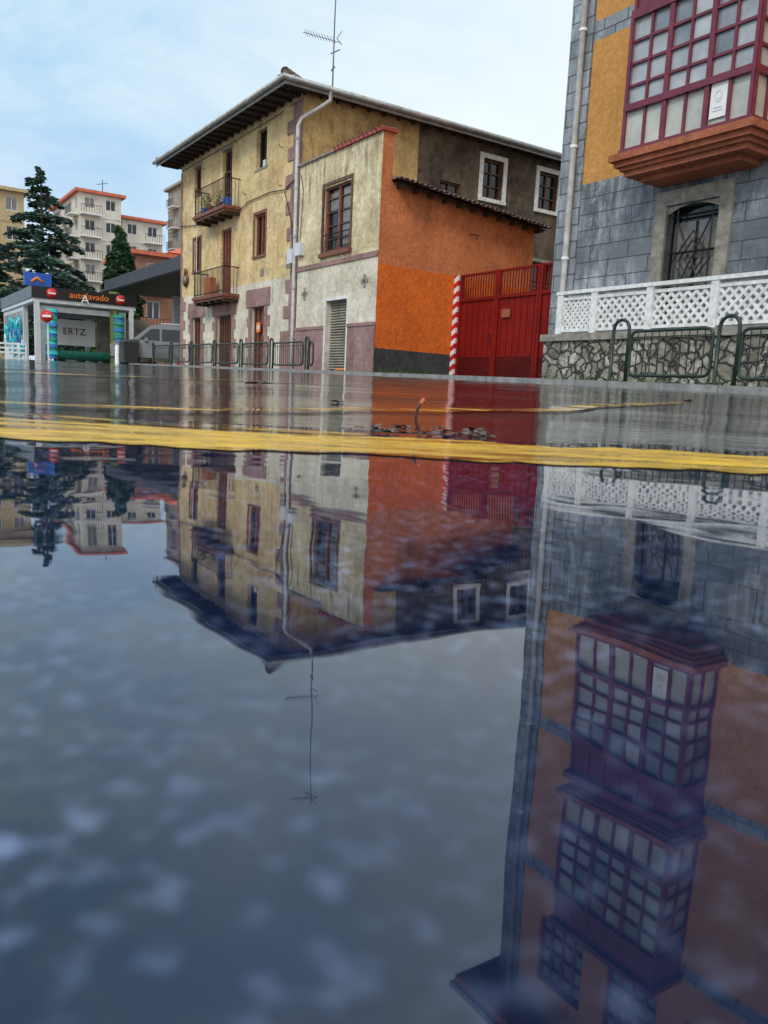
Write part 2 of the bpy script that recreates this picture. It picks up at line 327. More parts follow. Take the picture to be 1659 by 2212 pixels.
for (zs,pl) in ((6.35,1),(3.2,0)):
    H.box('balconies',rwood,-8.0,-4.85,-.62,-.002,zs,zs+.09); H.box('balconies',rwood,-8.06,-4.79,-.68,-.002,zs+.09,zs+.2)
    for k in range(5): H.box('balconies',dwood,-7.9+k*.72,-7.78+k*.72,-.6,-.002,zs-.1,zs)
    zt=zs+1.18
    for k in range(25):
        a=-7.95+k*.128; H.bar('balcony_railings',iron,(a,-.6,zs+.2),(a,-.6,zt),.010)
    for sx in (-7.95,-4.88):
        for k in range(5): H.bar('balcony_railings',iron,(sx,-.6+k*.13,zs+.2),(sx,-.6+k*.13,zt),.010)
        H.bar('balcony_railings',iron,(sx,-.6,zt),(sx,0,zt),.022); H.tube('balcony_railings',iron,[(sx,-.6,zs),(sx,-.6,zt+.12)],.025,6)
    for z in (zs+.3,zt): H.bar('balcony_railings',iron,(-7.95,-.6,z),(-4.88,-.6,z),.02)
for a,m in ((-7.4,blue),(-6.9,rust),(-5.3,blue),(-5.05,blue),(-6.0,rust)):
    H.tube('flower_pots',m,[(a,-.4,6.56),(a,-.4,6.85)],.10,8,.14)
def foliage(g,part,c,r,n,mats,sz):
    for i in range(n):
        p=Vector(c)+Vector((random.gauss(0,r[0]),random.gauss(0,r[1]),random.gauss(0,r[2])))
        u=Vector((random.gauss(0,1),random.gauss(0,1),random.gauss(0,1))).normalized()*sz*random.uniform(.5,1.3)
        w=u.cross(Vector((random.gauss(0,1),random.gauss(0,1),random.gauss(0,1))).normalized())*.6
        g.quad(part,random.choice(mats),[p-u,p-w*.6,p+u,p+w*.6])
foliage(H,'balcony_plants',(-7.2,-.45,7.05),(.3,.12,.13),160,[leafC,leafY],.07); foliage(H,'balcony_plants',(-5.9,-.4,7.0),(.2,.1,.1),70,[leafC],.06)
H.box('balcony_cabinet',orgU,-7.3,-6.7,-.45,-.2,3.42,4.15)
H.bar('balcony_railings',alum,(-7.9,-.55,4.4),(-7.9,-.55,6.35),.015)
# annex
Wa=front(-.15); AX=4.98
wall(H,'annex_front_wall',Wa,.2,AX,0,6.95,[(1.83,3.43,4.1,6.05),(2.18,3.44,.3,2.68)],lambda a,z: yelA if z>3.75 else whi,.22,None,(),(3.75,))
H.box('annex_trim',pink,.2,AX+.01,-.19,-.151,3.72,3.86)
for a0,a1 in ((.2,2.10),(3.53,AX+.012)):
    H.box('annex_plinth',pink,a0,a1,-.19,-.151,.2,1.86); H.box('annex_plinth',pink,a0,a1,-.22,-.151,1.86,1.95)
window(H,Wa,1.83,3.43,4.1,6.05,rwood,glass,2,1,.1,.1,(wood,.09,.03),'windows',.05)
for k in range(1,5): H.box('windows',wood,1.93,3.33,.1,.13,4.1+k*.39,4.13+k*.39,Wa)
H.box('windows',curt,2.0,2.5,.142,.147,5.35,5.85,Wa); H.box('windows',curt,2.75,3.25,.142,.147,4.3,5.9,Wa)
for k in range(11): H.bar('window_guard',iron,(1.88+k*.15,-.03,4.1),(1.88+k*.15,-.03,4.62),.01,Wa)
H.bar('window_guard',iron,(1.83,-.03,4.62),(3.43,-.03,4.62),.018,Wa)
H.box('annex_sill',rwood,1.7,3.56,-.1,.1,3.98,4.1,Wa)
H.quad('shutter',shut,[Wa(a,.2,z) for a,z in ((2.18,.3),(3.44,.3),(3.44,2.68),(2.18,2.68))])
for k in range(30): H.tube('shutter',shut,[Wa(2.18,.19,.34+k*.08),Wa(3.44,.19,.34+k*.08)],.032,6)
for a_,b_,z_ in ((2.3,2.7,.55),(2.6,3.2,.62),(2.4,3.1,.46),(2.9,3.35,.52)): H.box('shutter_paint',orange,a_,b_,.148,.152+.001*z_,z_,z_+.05,Wa)
H.box('door_frame',white,2.10,2.18,-.03,.02,.3,2.76,Wa); H.box('door_frame',white,3.44,3.52,-.03,.02,.3,2.76,Wa); H.box('door_frame',white,2.18,3.44,-.03,.02,2.68,2.76,Wa)
for a,z in ((.75,3.0),(4.35,3.1)):
    H.box('vents',stoneS,a-.18,a+.18,-.02,.0,z-.06,z+.06,Wa); H.box('vents',stoneS,a-.06,a+.06,-.022,.0,z-.18,z+.18,Wa)
    H.box('vents',glass,a-.04,a+.04,-.03,-.021,z-.04,z+.04,Wa)
H.box('annex_parapet',yelA,.2,AX-.002,-.148,.2,6.0,6.95)
H.box('annex_parapet',orgU,AX-.001,AX+.004,-.15,.2,5.2,6.95)
H.box('annex_coping',stoneS,.1,2.4,-.22,.26,6.95,7.0); H.box('annex_coping',redT,2.4,AX+.08,-.23,.28,6.95,7.02)
for k in range(12): H.tube('annex_coping',redT if k%3 else tile,[(2.45+k*.225,-.24,7.0+.01*(k%2)),(2.45+k*.225,.28,7.04)],.07,8)
def sq(mat,n0,n1,z0a,z0b,z1a,z1b): H.quad('annex_side_wall',mat,[(AX,n0,z0a),(AX,n1,z0b),(AX,n1,z1b),(AX,n0,z1a)])
sq(dgrey,-.15,5.6,0,0,1.24,1.18); sq(orgL,-.15,5.6,1.24,1.18,3.52,3.44); sq(orgU,-.15,5.6,3.52,3.44,5.75,5.25)
H.tube('wall_hook',iron,[(AX,3.0,4.7),(AX+.1,3.0,4.72),(AX+.1,3.25,4.72),(AX+.03,3.25,4.6)],.015,5)
H.quad('annex_side_wall',dark,[(AX,5.6,0),(0,5.6,0),(0,5.6,6.6),(AX,5.6,5.25)])
sl=(5.36-5.84)/5.7
def rzf(n,s): return 5.80+sl*n+(AX-s)*.2
H.quad('annex_roof',tile,[(5.4,.2,rzf(.2,5.4)),(5.4,5.85,rzf(5.85,5.4)),(0.01,5.85,rzf(5.85,0)),(0.01,.2,rzf(.2,0))])
H.quad('annex_roof',dwood,[(5.4,.2,rzf(.2,5.4)-.07),(5.4,5.85,rzf(5.85,5.4)-.07),(0.01,5.85,rzf(5.85,0)-.07),(0.01,.2,rzf(.2,0)-.07)])
tilerow(H,'annex_roof',tileD,(5.42,.22,rzf(.2,5.4)+.02),(5.42,5.85,rzf(5.85,5.4)+.02),(-1,0),.2,.075,.4,.17)
for k in range(11):
    n=.4+k*.52; z=rzf(n,5.2); H.box('annex_rafters',dwood,AX+.01,5.33,n-.04,n+.04,z-.17,z-.08)
H.finish()
# antenna
N=G('rooftop_antenna',(*lw(O,-2.04,2.16),0),0)
N.tube('mast',ant,[(0,0,9.9),(0,0,12.6),(.04,0,16.6)],.032,6,.018)
def yagi(z,dx,dy,L,n,vert=False):
    d=Vector((dx,dy,0)).normalized(); p=Vector((-dy,dx,0)).normalized()
    N.tube('yagi',ant,[Vector((0,0,z))-d*.25+Vector((0,0,-.1)),Vector((0,0,z))+d*L+Vector((0,0,.28*L))],.014,5)
    for i in range(n):
        c_=Vector((0,0,z))+d*(L*i/n)+Vector((0,0,.28*L*i/n)); w=.16
        N.tube('yagi',ant,[c_-p*w-Vector((0,0,.05)),c_+p*w+Vector((0,0,.05))],.009,4)
    for s_ in (-1,1):
        N.tube('yagi',ant,[Vector((0,0,z+.05))-d*.1,Vector((0,0,z+.05+s_*.22))-d*.28],.012,4)
yagi(12.0,-1,.25,1.15,11); yagi(16.3,-1,.3,.9,7); yagi(16.1,1,-.2,.35,3)
N.tube('yagi',ant,[(-.1,0,11.55),(.22,0,11.7)],.02,5); N.tube('yagi',ant,[(-.05,0,11.0),(.05,0,11.15)],.035,5)
N.finish()
# ---------------------------------------------------------------- gate
GT=G('driveway_gate',(*lw(O,AX,2.66),0),A)
L=5.1; g0=.45
GT.box('panel',gate_m,.22,L,0,.04,1.15,2.78); GT.box('panel',gate_d,.22,L,0,.04,g0,1.15)
for k in range(20): GT.box('ribs',gate_m,.28+k*.25,.30+k*.25,-.02,-.001,1.2,2.72)
for x in (.2,1.75,1.85,3.4,3.5,L-.05): GT.box('frame',gate_m,x,x+.08,-.06,.06,g0,3.5)
GT.box('frame',gate_m,.2,L,-.05,.05,2.73,2.82); GT.box('frame',gate_m,.2,L,-.04,.04,3.44,3.5); GT.box('frame',gate_d,.2,L,-.045,.045,g0,g0+.08)
for k in range(44): GT.box('bars',gate_m,.3+k*.11,.325+k*.11,-.012,.012,2.82,3.44)
GT.box('letter_plate',M('plate_tan',(.30,.10,.05),.5),2.1,2.42,-.06,-.03,2.2,2.42)
GT.tube('handle',iron,[(1.7,-.1,1.5),(1.7,-.1,1.8)],.02,6)
GT.finish()
SP=G('striped_post',(*lw(O,AX,2.66),0),A)
SP.box('post',whitep,.01,.19,-.12,.0,.3,3.5)
z=.4
while z<3.45:
    vs=[(.008,-.122,z),(.192,-.122,z+.1),(.192,-.122,min(3.5,z+.25)),(.008,-.122,min(3.5,z+.15))]
    SP.quad('stripes',red,vs); SP.quad('stripes',red,[(.192,-.122,z+.1),(.192,.0,z+.1),(.192,.0,min(3.5,z+.25)),(.192,-.122,min(3.5,z+.25))]); z+=.3
SP.finish()
# ---------------------------------------------------------------- stone apartment building
S=G('stone_apartment_building',(F[0],F[1],0),A)
Wb=front(0); TOP=16.0
dops=[(3.02,4.2,1.5,3.95),(8.2,9.4,1.5,3.95),(11.4,12.6,1.5,3.95)]
wops=[(7.6,8.9,5.5,7.3),(11,12.3,5.5,7.3),(7.6,8.9,9.3,11.1),(11,12.3,9.3,11.1)]+[(x,x+1.4,12.9,14.9) for x in (1.3,3.4,5.5,7.6,11)]
wall(S,'front_wall',Wb,.66,16,0,TOP,dops+wops,lambda a,z: slate if z<4.8 else (slateC if (7.75<z<8.15 or 11.6<z<12.0) else ochre),.25,None,(),(4.8,7.75,8.15,11.6,12.0))
S.box('corner_quoins',slateC,-.01,.66,-.04,.3,0,TOP)
S.quad('side_walls',ochre,[(0,.3,0),(0,12,0),(0,12,TOP),(0,.3,TOP)]); S.quad('side_walls',ochre,[(16,0,0),(16,12,0),(16,12,TOP),(16,0,TOP)]); S.quad('side_walls',ochre,[(0,12,0),(16,12,0),(16,12,TOP),(0,12,TOP)])
S.box('roof_eave',corn,-.8,16.8,-.9,12.8,TOP,TOP+.25); S.box('roof_eave',gut,-.9,16.9,-1.0,12.9,TOP+.25,TOP+.42)
S.add('roof',tile,[(-.8,-.9,TOP+.42),(16.8,-.9,TOP+.42),(16.8,12.8,TOP+.42),(-.8,12.8,TOP+.42),(5,6,TOP+2.2),(11,6,TOP+2.2)],[(0,1,5,4),(1,2,5),(2,3,4,5),(3,0,4)])
for o in wops: window(S,Wb,*o,maroon,paneD,4,4,.1,.07)
S.tube('downpipe',pipe,[(.43,-.12,TOP),(.43,-.12,2.0),(.43,-.12,.5)],.07,10)
for z in (3.2,5.6,8,10.4): S.tube('downpipe',white,[(.43,-.12,z),(.43,-.12,z+.06)],.085,10)
for o in dops:
    a,b,c0,d=o; m_=(a+b)/2
    S.quad('doors',glass,[Wb(a,.2,c0),Wb(b,.2,c0),Wb(b,.2,d),Wb(a,.2,d)])
    S.box('doors',curt,a+.08,m_-.04,.17,.195,c0+.1,d-.3,Wb); S.box('doors',curt,m_+.04,b-.08,.17,.195,c0+.1,d-.3,Wb)
    S.box('door_surrounds',stoneS,a-.27,a,-.06,.1,c0,d+.02,Wb); S.box('door_surrounds',stoneS,b,b+.27,-.06,.1,c0,d+.02,Wb)
    S.box('door_surrounds',stoneS,a-.27,b+.27,-.062,.1,d+.02,d+.3,Wb)
    for k in range(8):
        t0=k/8; t1=(k+1)/8; f_=lambda t: d-.16*(2*t-1)**2
        S.quad('door_surrounds',stoneS,[Wb(a+(b-a)*t0,.0,f_(t0)),Wb(a+(b-a)*t1,.0,f_(t1)),Wb(a+(b-a)*t1,.0,d+.03),Wb(a+(b-a)*t0,.0,d+.03)])
    y=.06
    for x in (a+.06,a+.2,b-.2,b-.06): S.bar('door_grille',iron,(x,y,c0),(x,y,d-.06),.018,Wb)
    for z in (2.1,3.05,d-.2): S.bar('door_grille',iron,(a+.06,y,z),(b-.06,y,z),.022,Wb)
    for (z0,z1) in ((2.1,3.7),):
        zm=(z0+z1)/2
        for (p,q) in (((a+.2,z0),(b-.2,z1)),((a+.2,z1),(b-.2,z0))): S.bar('door_grille',iron,(p[0],y,p[1]),(q[0],y,q[1]),.02,Wb)
        for r in (.14,.28,.42):
            for p,q in (((m_-r,zm),(m_,zm+r*1.3)),((m_,zm+r*1.3),(m_+r,zm)),((m_+r,zm),(m_,zm-r*1.3)),((m_,zm-r*1.3),(m_-r,zm))):
                S.bar('door_grille',iron,(p[0],y,p[1]),(q[0],y,q[1]),.017,Wb)
        for r in (.25,.38): 
            for sx in (-1,1): S.bar('door_grille',iron,(m_+sx*r,y,zm-r*1.3),(m_+sx*r,y,zm+r*1.3),.014,Wb)
def bay(z0,cs,D=.9,b0=2.5,b1=5.2,poster=False):
    zt=z0+.84; zT=z0+2.45
    for k,(e,za,zb) in enumerate(((-.28,-.52,-.42),(-.05,-.42,-.32),(.02,-.32,-.25),(.10,-.25,-.15),(.18,-.15,-.02))):
        S.box('bay_corbel',corn,b0-e,b1+e,-D-e,0,z0+za,z0+zb)
    S.box('bay_frame',maroon,b0-.06,b1+.06,-D-.06,0,z0-.02,z0+.08)
    S.box('bay_frame',maroon,b0-.03,b1+.03,-D-.05,0,zt-.06,zt+.06)
    S.box('bay_frame',maroon,b0-.03,b1+.03,-D-.04,0,zT,zT+.16)
    S.box('bay_panels',maroon,b0,b1,-D,0,zT+.16,z0+3.3)
    for k in range(7): 
        a=b0+.02+k*(b1-b0-.1)/6; S.box('bay_frame',maroon,a,a+.06,-D-.035,-D-.001,zT+.16,z0+3.3)
    S.box('bay_frame',maroon,b0-.08,b1+.08,-D-.1,0,z0+3.18,z0+3.33)
    Wy=front(-D); 
    def grid(W,a0,a1,ncol,thick):
        S.quad('bay_glass',frost,[W(a0,.05,z0+.08),W(a1,.05,z0+.08),W(a1,.05,zt),W(a0,.05,zt)])
        S.quad('bay_glass',paneD,[W(a0,.05,zt),W(a1,.05,zt),W(a1,.05,zT),W(a0,.05,zT)])
        for k in range(ncol+1):
            a=a0+(a1-a0)*k/ncol; big=(k%2==0); w=.048 if big else .026
            S.box('bay_frame',maroon,a-w,a+w,-.02 if big else 0,.045,z0+.08,zT,W)
        for k in range(1,4): 
            z=zt+(zT-zt)*k/4; S.box('bay_frame',maroon,a0,a1,-.005,.04,z-.024,z+.024,W)
        for k in range(ncol):
            p=a0+(a1-a0)*k/ncol; q=a0+(a1-a0)*(k+1)/ncol
            top=random.choice((1,2,2,3,3,4))
            for r in range(top):
                za=zt+(zT-zt)*r/4; zb=zt+(zT-zt)*(r+1)/4
                S.quad('bay_glass',pane,[W(p,.047,za),W(q,.047,za),W(q,.047,zb),W(p,.047,zb)])
    grid(Wy,b0,b1,6,1); grid(side(b1),-D,0,2,1); grid(lambda a,d,z:(b0+d,a,z),-D,0,2,1)
    if poster:
        a=b0+4*(b1-b0)/6
        S.box('poster',whitep,a+.08,a+.40,.01,.02,z0+.2,z0+.78,Wy)
        cx=a+.24
        S.tube('poster',pipe,[Wy(cx+.07*math.cos(t*math.pi/6),.008,z0+.55+.09*math.sin(t*math.pi/6)) for t in range(13)],.006,4)
        S.tube('poster',pipe,[Wy(cx+.035*math.cos(math.pi+t*math.pi/6),.008,z0+.54+.035*math.sin(math.pi+t*math.pi/6)) for t in range(7)],.005,4)
        S.box('poster',pipe,a+.16,a+.32,.005,.009,z0+.36,z0+.375,Wy); S.box('poster',pipe,a+.14,a+.34,.005,.009,z0+.31,z0+.325,Wy)
bay(4.88,0,poster=True); bay(8.72,0)
TZ=1.42; x0=1.5; x1=15.5; ty=-1.3
S.box('terrace_wall',rub,x0-.35,x1,ty,0,0,1.28); S.box('terrace_slab',stoneS,x0-.42,x1+.05,ty-.06,0,1.28,TZ)
def lattice(a0,a1,z0,z1,y,sp,w):
    S.box('balustrade',white,a0,a1,y-.045,y+.045,z0,z0+.06); S.box('balustrade',white,a0,a1,y-.045,y+.045,z1-.06,z1)
    z0+=.06;z1-=.06;Hh=z1-z0
    n=int((a1-a0+Hh)/sp)+2
    for i in range(n):
        for sg in (1,-1):
            k=a0-Hh+i*sp+.03
            p=[k,z0];q=[k+Hh,z1]
            if p[0]<a0: p=[a0,z0+(a0-k)]
            if q[0]>a1: q=[a1,z0+(a1-k)]
            if p[0]>=q[0]-.02: continue
            if sg<0: p=[p[0],z1-(p[1]-z0)]; q=[q[0],z1-(q[1]-z0)]
            d=Vector((q[0]-p[0],q[1]-p[1])).normalized(); nn=Vector((-d.y,d.x))*w/2
            th=.028 if sg>0 else .024
            vs=[]
            for yy in (y-th,y+th):
                for (b,s_) in ((p,1),(q,1),(q,-1),(p,-1)): vs.append((b[0]+nn.x*s_,yy,b[1]+nn.y*s_))
            S.add('balustrade',white,vs,[(0,1,2,3),(4,5,6,7),(0,1,5,4),(1,2,6,5),(2,3,7,6),(3,0,4,7)])
posts=[1.55,2.47]+[2.47+1.345*k for k in range(1,10)]
for i,a in enumerate(posts):
    S.box('balustrade',white,a-.075,a+.075,ty-.02,ty+.14,TZ,TZ+.80); 
for i,(a,b) in enumerate(zip(posts,posts[1:])): lattice(a+.075,b-.075,TZ+.04,TZ+.74,ty+.06,.13 if i==0 else .175,.05)
S.box('balustrade',white,posts[0]-.1,posts[-1]+.1,ty-.035,ty+.155,TZ+.80,TZ+.87)
S.finish()
# ---------------------------------------------------------------- guard rails
def rail(orig,s0,s1,n,h,mat,hl,hw=.3,rb=.018):
    X,Y=lw(orig,s0,n); z=gz(Y)+.10; Y2=lw(orig,s1,n)[1]; z=(z+gz(Y2)+.1)/2-.01
    g=G('pedestrian_guardrail',(X,Y,z),A); Lh=s1-s0; 
    def rr(a0,a1,z0,z1,r):
        pts=[]
        for cx,cz,t0 in ((a1-r,z1-r,0),(a0+r,z1-r,90),(a0+r,z0+r,180),(a1-r,z0+r,270)):
            for k in range(5): t=math.radians(t0+k*22.5); pts.append((cx+r*math.cos(t),0,cz+r*math.sin(t)))
        pts.append(pts[0]); return pts
    g.tube('frame',mat,rr(hw+.05,Lh,.13,h,.12),rb,8,cap=False)
    nb=int((Lh-hw-.05)/.13)
    for k in range(1,nb): 
        a=hw+.05+(Lh-hw-.05)*k/nb; g.tube('bars',mat,[(a,0,.14),(a,0,h-.01)],.009,5)
    g.bar('bars',mat,(hw+.06,0,h-.1),(Lh-.01,0,h-.1),.009)
    r=hw/2; pts=[(0,0,-.06)]+[(r-r*math.cos(math.radians(k*22.5)),0,hl-r+r*math.sin(math.radians(k*22.5))) for k in range(9)]+[(hw,0,-.06)]
    g.tube('hoop',mat,pts,rb*1.15,8); g.tube('hoop',mat,[(hw,0,h*.75),(hw+.06,0,h*.75)],rb*.8,6); g.tube('hoop',mat,[(hw,0,.3),(hw+.06,0,.3)],rb*.8,6)
    g.finish()
s0=3.75-2.3*7
for k in range(1,7): rail(O,s0+2.3*k,s0+2.3*k+2.15,-1.65,.78,gfen,.92,.2,.026)
for k in range(4): rail(F,4.28+2.03*k,4.28+2.03*k+1.93,-2.75,.86,gfen,1.06,.33,.026)
rail(O,3.75,4.2,-1.65,.78,gfen,.92,.18,.026)
# ---------------------------------------------------------------- pavement & kerb
PV=G('pavement',(0,0,0),0); pvm=M('paving',(.08,.08,.08),.25,0,.4,3,.004)
n0=-1.9
for s in range(-13,30):
    def pt(s_,n_,dz): X,Y=lw(O,s_,n_); return (X,Y,gz(Y)+dz)
    PV.quad('kerb',concr,[pt(s,n0-.14,-.03),pt(s+.992,n0-.14,-.03),pt(s+.992,n0-.14,.1),pt(s,n0-.14,.1)])
    PV.quad('kerb',concr,[pt(s,n0-.14,.1),pt(s+.992,n0-.14,.1),pt(s+.992,n0,.1),pt(s,n0,.1)])
    for k in range(5): PV.quad('paving',pvm,[pt(s,n0+k*1.2,.1),pt(s+1,n0+k*1.2,.1),pt(s+1,n0+(k+1)*1.2,.1),pt(s,n0+(k+1)*1.2,.1)])
PV.finish()
WD=G('weeds',(F[0],F[1],0),A)
for i in range(80):
    a=random.uniform(1.5,14); Y=lw(F,a,-1.4)[1]; foliage(WD,'leaves',(a,-1.42-random.random()*.5,gz(Y)+.13),(.09,.05,.04),14,[leafC],.035)
WD.finish()
WD=G('weeds',(O[0],O[1],0),A)
for i in range(26):
    a=random.uniform(-.1,2.5); Y=lw(O,5,a)[1]; foliage(WD,'leaves',(5.05,a,gz(Y)+.14),(.03,.09,.04),10,[leafC],.035)
WD.finish()
# ---------------------------------------------------------------- road sheet
def asphalt():
    m,n,l,b=newmat('wet_asphalt'); v=coords(n,l)
    c=mix(n,l,rng(n,l,noi(n,l,v,120,3),.4,.7),(.018,.019,.022),(.055,.055,.058))
    c=mix(n,l,rng(n,l,noi(n,l,v,.8,6),.4,.7,0,.5),c,(.02,.02,.022))
    l.new(c,b.inputs['Base Color']); l.new(rng(n,l,noi(n,l,v,1.1,6),.42,.66,.02,.13),b.inputs['Roughness'])
    v2=coords(n,l,(1,2.6,1))
    nb=bump(n,l,b,noi(n,l,v2,13,4,.6),.0011,.9); bump(n,l,b,noi(n,l,v,70,3),.00016,1,nb)
    b.inputs['IOR'].default_value=1.55
    return m
xs=[-260,-120,-60,-30,-16,-9,-6,-4.5]+[-3.6+.06*i for i in range(121)]+[4.5,6,9,16,30,60,120,260]
ys=[-40,-10,-3,-1.2]+[-.6+.06*i for i in range(70)]+[3.7,3.9,4.2,4.6,5,5.5,6.2,7,8,9,10,11,12,14,17,20,24,28,33,38,42,55,75,100,160,260,420]
vs=[];fs=[]
def gh(x,y):
    a=.0034*max(0,min(1,(8-abs(x))/2))*max(0,min(1,(y-.2)/.6))
    return gz(y)+a*noise.noise(Vector((x*2.3,y*2.3,1.7)))*1.3+a*.6*noise.noise(Vector((x*7,y*7,4.2)))
for y in ys:
    for x in xs: vs.append((x,y,gh(x,y)))
nx=len(xs)
for j in range(len(ys)-1):
    for i in range(nx-1): fs.append((j*nx+i,j*nx+i+1,(j+1)*nx+i+1,(j+1)*nx+i))
me=bpy.data.meshes.new('road'); me.from_pydata(vs,[],fs); me.materials.append(asphalt()); 
for p in me.polygons: p.use_smooth=True
o=bpy.data.objects.new('road',me); scene.collection.objects.link(o)
def wbump(n,l,b,k=1):
    v=coords(n,l,(1,1.4,1))
    nb=bump(n,l,b,noi(n,l,v,7,2,.35),.0010*k,1); bump(n,l,b,noi(n,l,v,30,1,.5),.00008*k,1,nb)
def water():
    m,n,l,b=newmat('puddle_water'); v=coords(n,l)
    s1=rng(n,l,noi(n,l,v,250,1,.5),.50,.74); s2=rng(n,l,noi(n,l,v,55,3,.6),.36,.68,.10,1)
    c=mix(n,l,mul(n,l,s1,s2),(.005,.009,.022),(.19,.25,.42))  # blurred pebble glints and the sky's blue reflection painted into the base colour
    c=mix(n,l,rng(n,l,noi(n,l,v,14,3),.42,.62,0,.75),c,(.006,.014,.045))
    l.new(c,b.inputs['Base Color']); b.inputs['Roughness'].default_value=.012; b.inputs['IOR'].default_value=1.62
    b.inputs['Specular Tint'].default_value=(.86,.92,1,1)
    wbump(n,l,b)
    return m
me=bpy.data.meshes.new('puddle'); ww=[(-7,-4,.055),(7,-4,.055),(7,1.5,.055),(-7,1.5,.055)]
me.from_pydata(ww,[],[(0,1,2,3)]); me.materials.append(water()); o=bpy.data.objects.new('puddle',me); scene.collection.objects.link(o)
def ypaint(name,t0,t1):
    m,n,l,b=newmat(name); v=coords(n,l,(1,4,1))
    c=mix(n,l,rng(n,l,noi(n,l,v,7,8,.75),.38,.62),(.90,.56,.02),(.52,.29,.02))
    c=mix(n,l,rng(n,l,noi(n,l,v,26,8,.8),.51,.60,0,.75),c,(.08,.055,.02))
    l.new(c,b.inputs['Base Color']); l.new(rng(n,l,noi(n,l,v,11,5),.35,.65,.06,.5),b.inputs['Roughness']); b.inputs['Specular IOR Level'].default_value=.4
    bump(n,l,b,noi(n,l,v,38,6,.7),.0035,1)
    w=n.new('ShaderNodeBsdfPrincipled'); w.inputs['Base Color'].default_value=(.10,.065,.02,1); w.inputs['Roughness'].default_value=.04; w.inputs['IOR'].default_value=1.5; wbump(n,l,w,1.8)
    sv=coords(n,l,(.9,8,1)); ms=n.new('ShaderNodeMixShader'); l.new(rng(n,l,noi(n,l,sv,3.6,10,.75,.4),t0,t1),ms.inputs[0]); l.new(b.outputs[0],ms.inputs[1]); l.new(w.outputs[0],ms.inputs[2])
    l.new(ms.outputs[0],n['Material Output'].inputs['Surface'])
    return m
yp=ypaint('yellow_paint',.51,.57); yp2=ypaint('yellow_paint_worn',.42,.52)
def strip(pts,w,lift,minz,mat=None,rag=.012):
    vs=[];fs=[]; P_=[Vector(p) for p in pts]; seq=[]
    for a,b in zip(P_,P_[1:]):
        n=max(2,int((b-a).length/.012)); seq+=[(a+(b-a)*i/n) for i in range(n)]
    seq.append(P_[-1])
    for i,p in enumerate(seq):
        t=(seq[min(i+1,len(seq)-1)]-seq[max(0,i-1)]).normalized(); q=Vector((-t.y,t.x))
        for s_ in (-1,-.33,.33,1):
            j=w/2*s_
            if abs(s_)==1: j+=s_*rag*(1.4*noise.noise(Vector((p.x*9,p.y*9,s_*5)))+.8*noise.noise(Vector((p.x*40,p.y*40,s_*5))))
            X=p.x+q.x*j; Y=p.y+q.y*j
            vs.append((X,Y,max(minz,gh(X,Y)+lift)))
    for i in range(len(seq)-1):
        for k in range(3): fs.append((i*4+k,i*4+k+1,i*4+k+5,i*4+k+4))
    me=bpy.data.meshes.new('road_marking'); me.from_pydata(vs,[],fs); me.materials.append(mat or yp)
    for p in me.polygons: p.use_smooth=True
    o=bpy.data.objects.new('road_marking',me); scene.collection.objects.link(o)
strip([(-3,.74),(-.3,.645),(.05,.625),(.35,.635),(3,.71)],.20,.002,.0558,yp,.024)
strip([(-3,.90),(-.8,.80),(-.3,.79),(-.02,.765)],.055,.003,.0562,yp2,.018)
strip([(-3,.96),(-.8,.96),(-.27,1.05),(.33,1.62),(1.0,2.75)],.06,.004,.0563,yp2,.012)
strip([(-1.6,2.55),(-.9,2.75),(-.2,3.1)],.12,.005,0,yp2)
# leaves & twig
TW=G('leaf_stem',(.033,.84,.055),0)
TW.tube('stem',stemm,[(.003,0,-.004),(-.0005,0,.006),(-.004,0,.014),(-.0042,0,.022),(-.0015,0,.029),(.001,0,.0325)],.0019,8,.0013)
TW.tube('tip',stemt,[(.0006,0,.032),(.0028,0,.0352),(.0048,0,.0362)],.0022,8,.003)
TW.finish()
LV=G('fallen_leaves',(0,0,0),0)
def leaf(cx,cy,z,r,seed):
    rnd=random.Random(seed); vs=[(cx,cy,z+.002)];n=14
    for k in range(n):
        t=2*math.pi*k/n; rr=r*(1 if k%2 else .6)*rnd.uniform(.7,1.1)
        vs.append((cx+rr*math.cos(t),cy+rr*.8*math.sin(t),z+rnd.uniform(0,.3)*r))
    LV.add('leaves',dleaf,vs,[(0,k+1,(k+1)%n+1) for k in range(n)])
for i in range(24): leaf(random.uniform(-.05,.11),random.uniform(.80,.96),.0562,random.uniform(.006,.017),i)
leaf(-.39,2.45,gz(2.45)+.006,.045,99); leaf(-.44,2.5,gz(2.5)+.004,.03,98); leaf(.5,1.3,.066,.02,97); leaf(-.1,1.5,.071,.02,96); leaf(1.2,3.2,.11,.03,95); leaf(-1.3,2.6,.098,.03,94)
LV.finish()
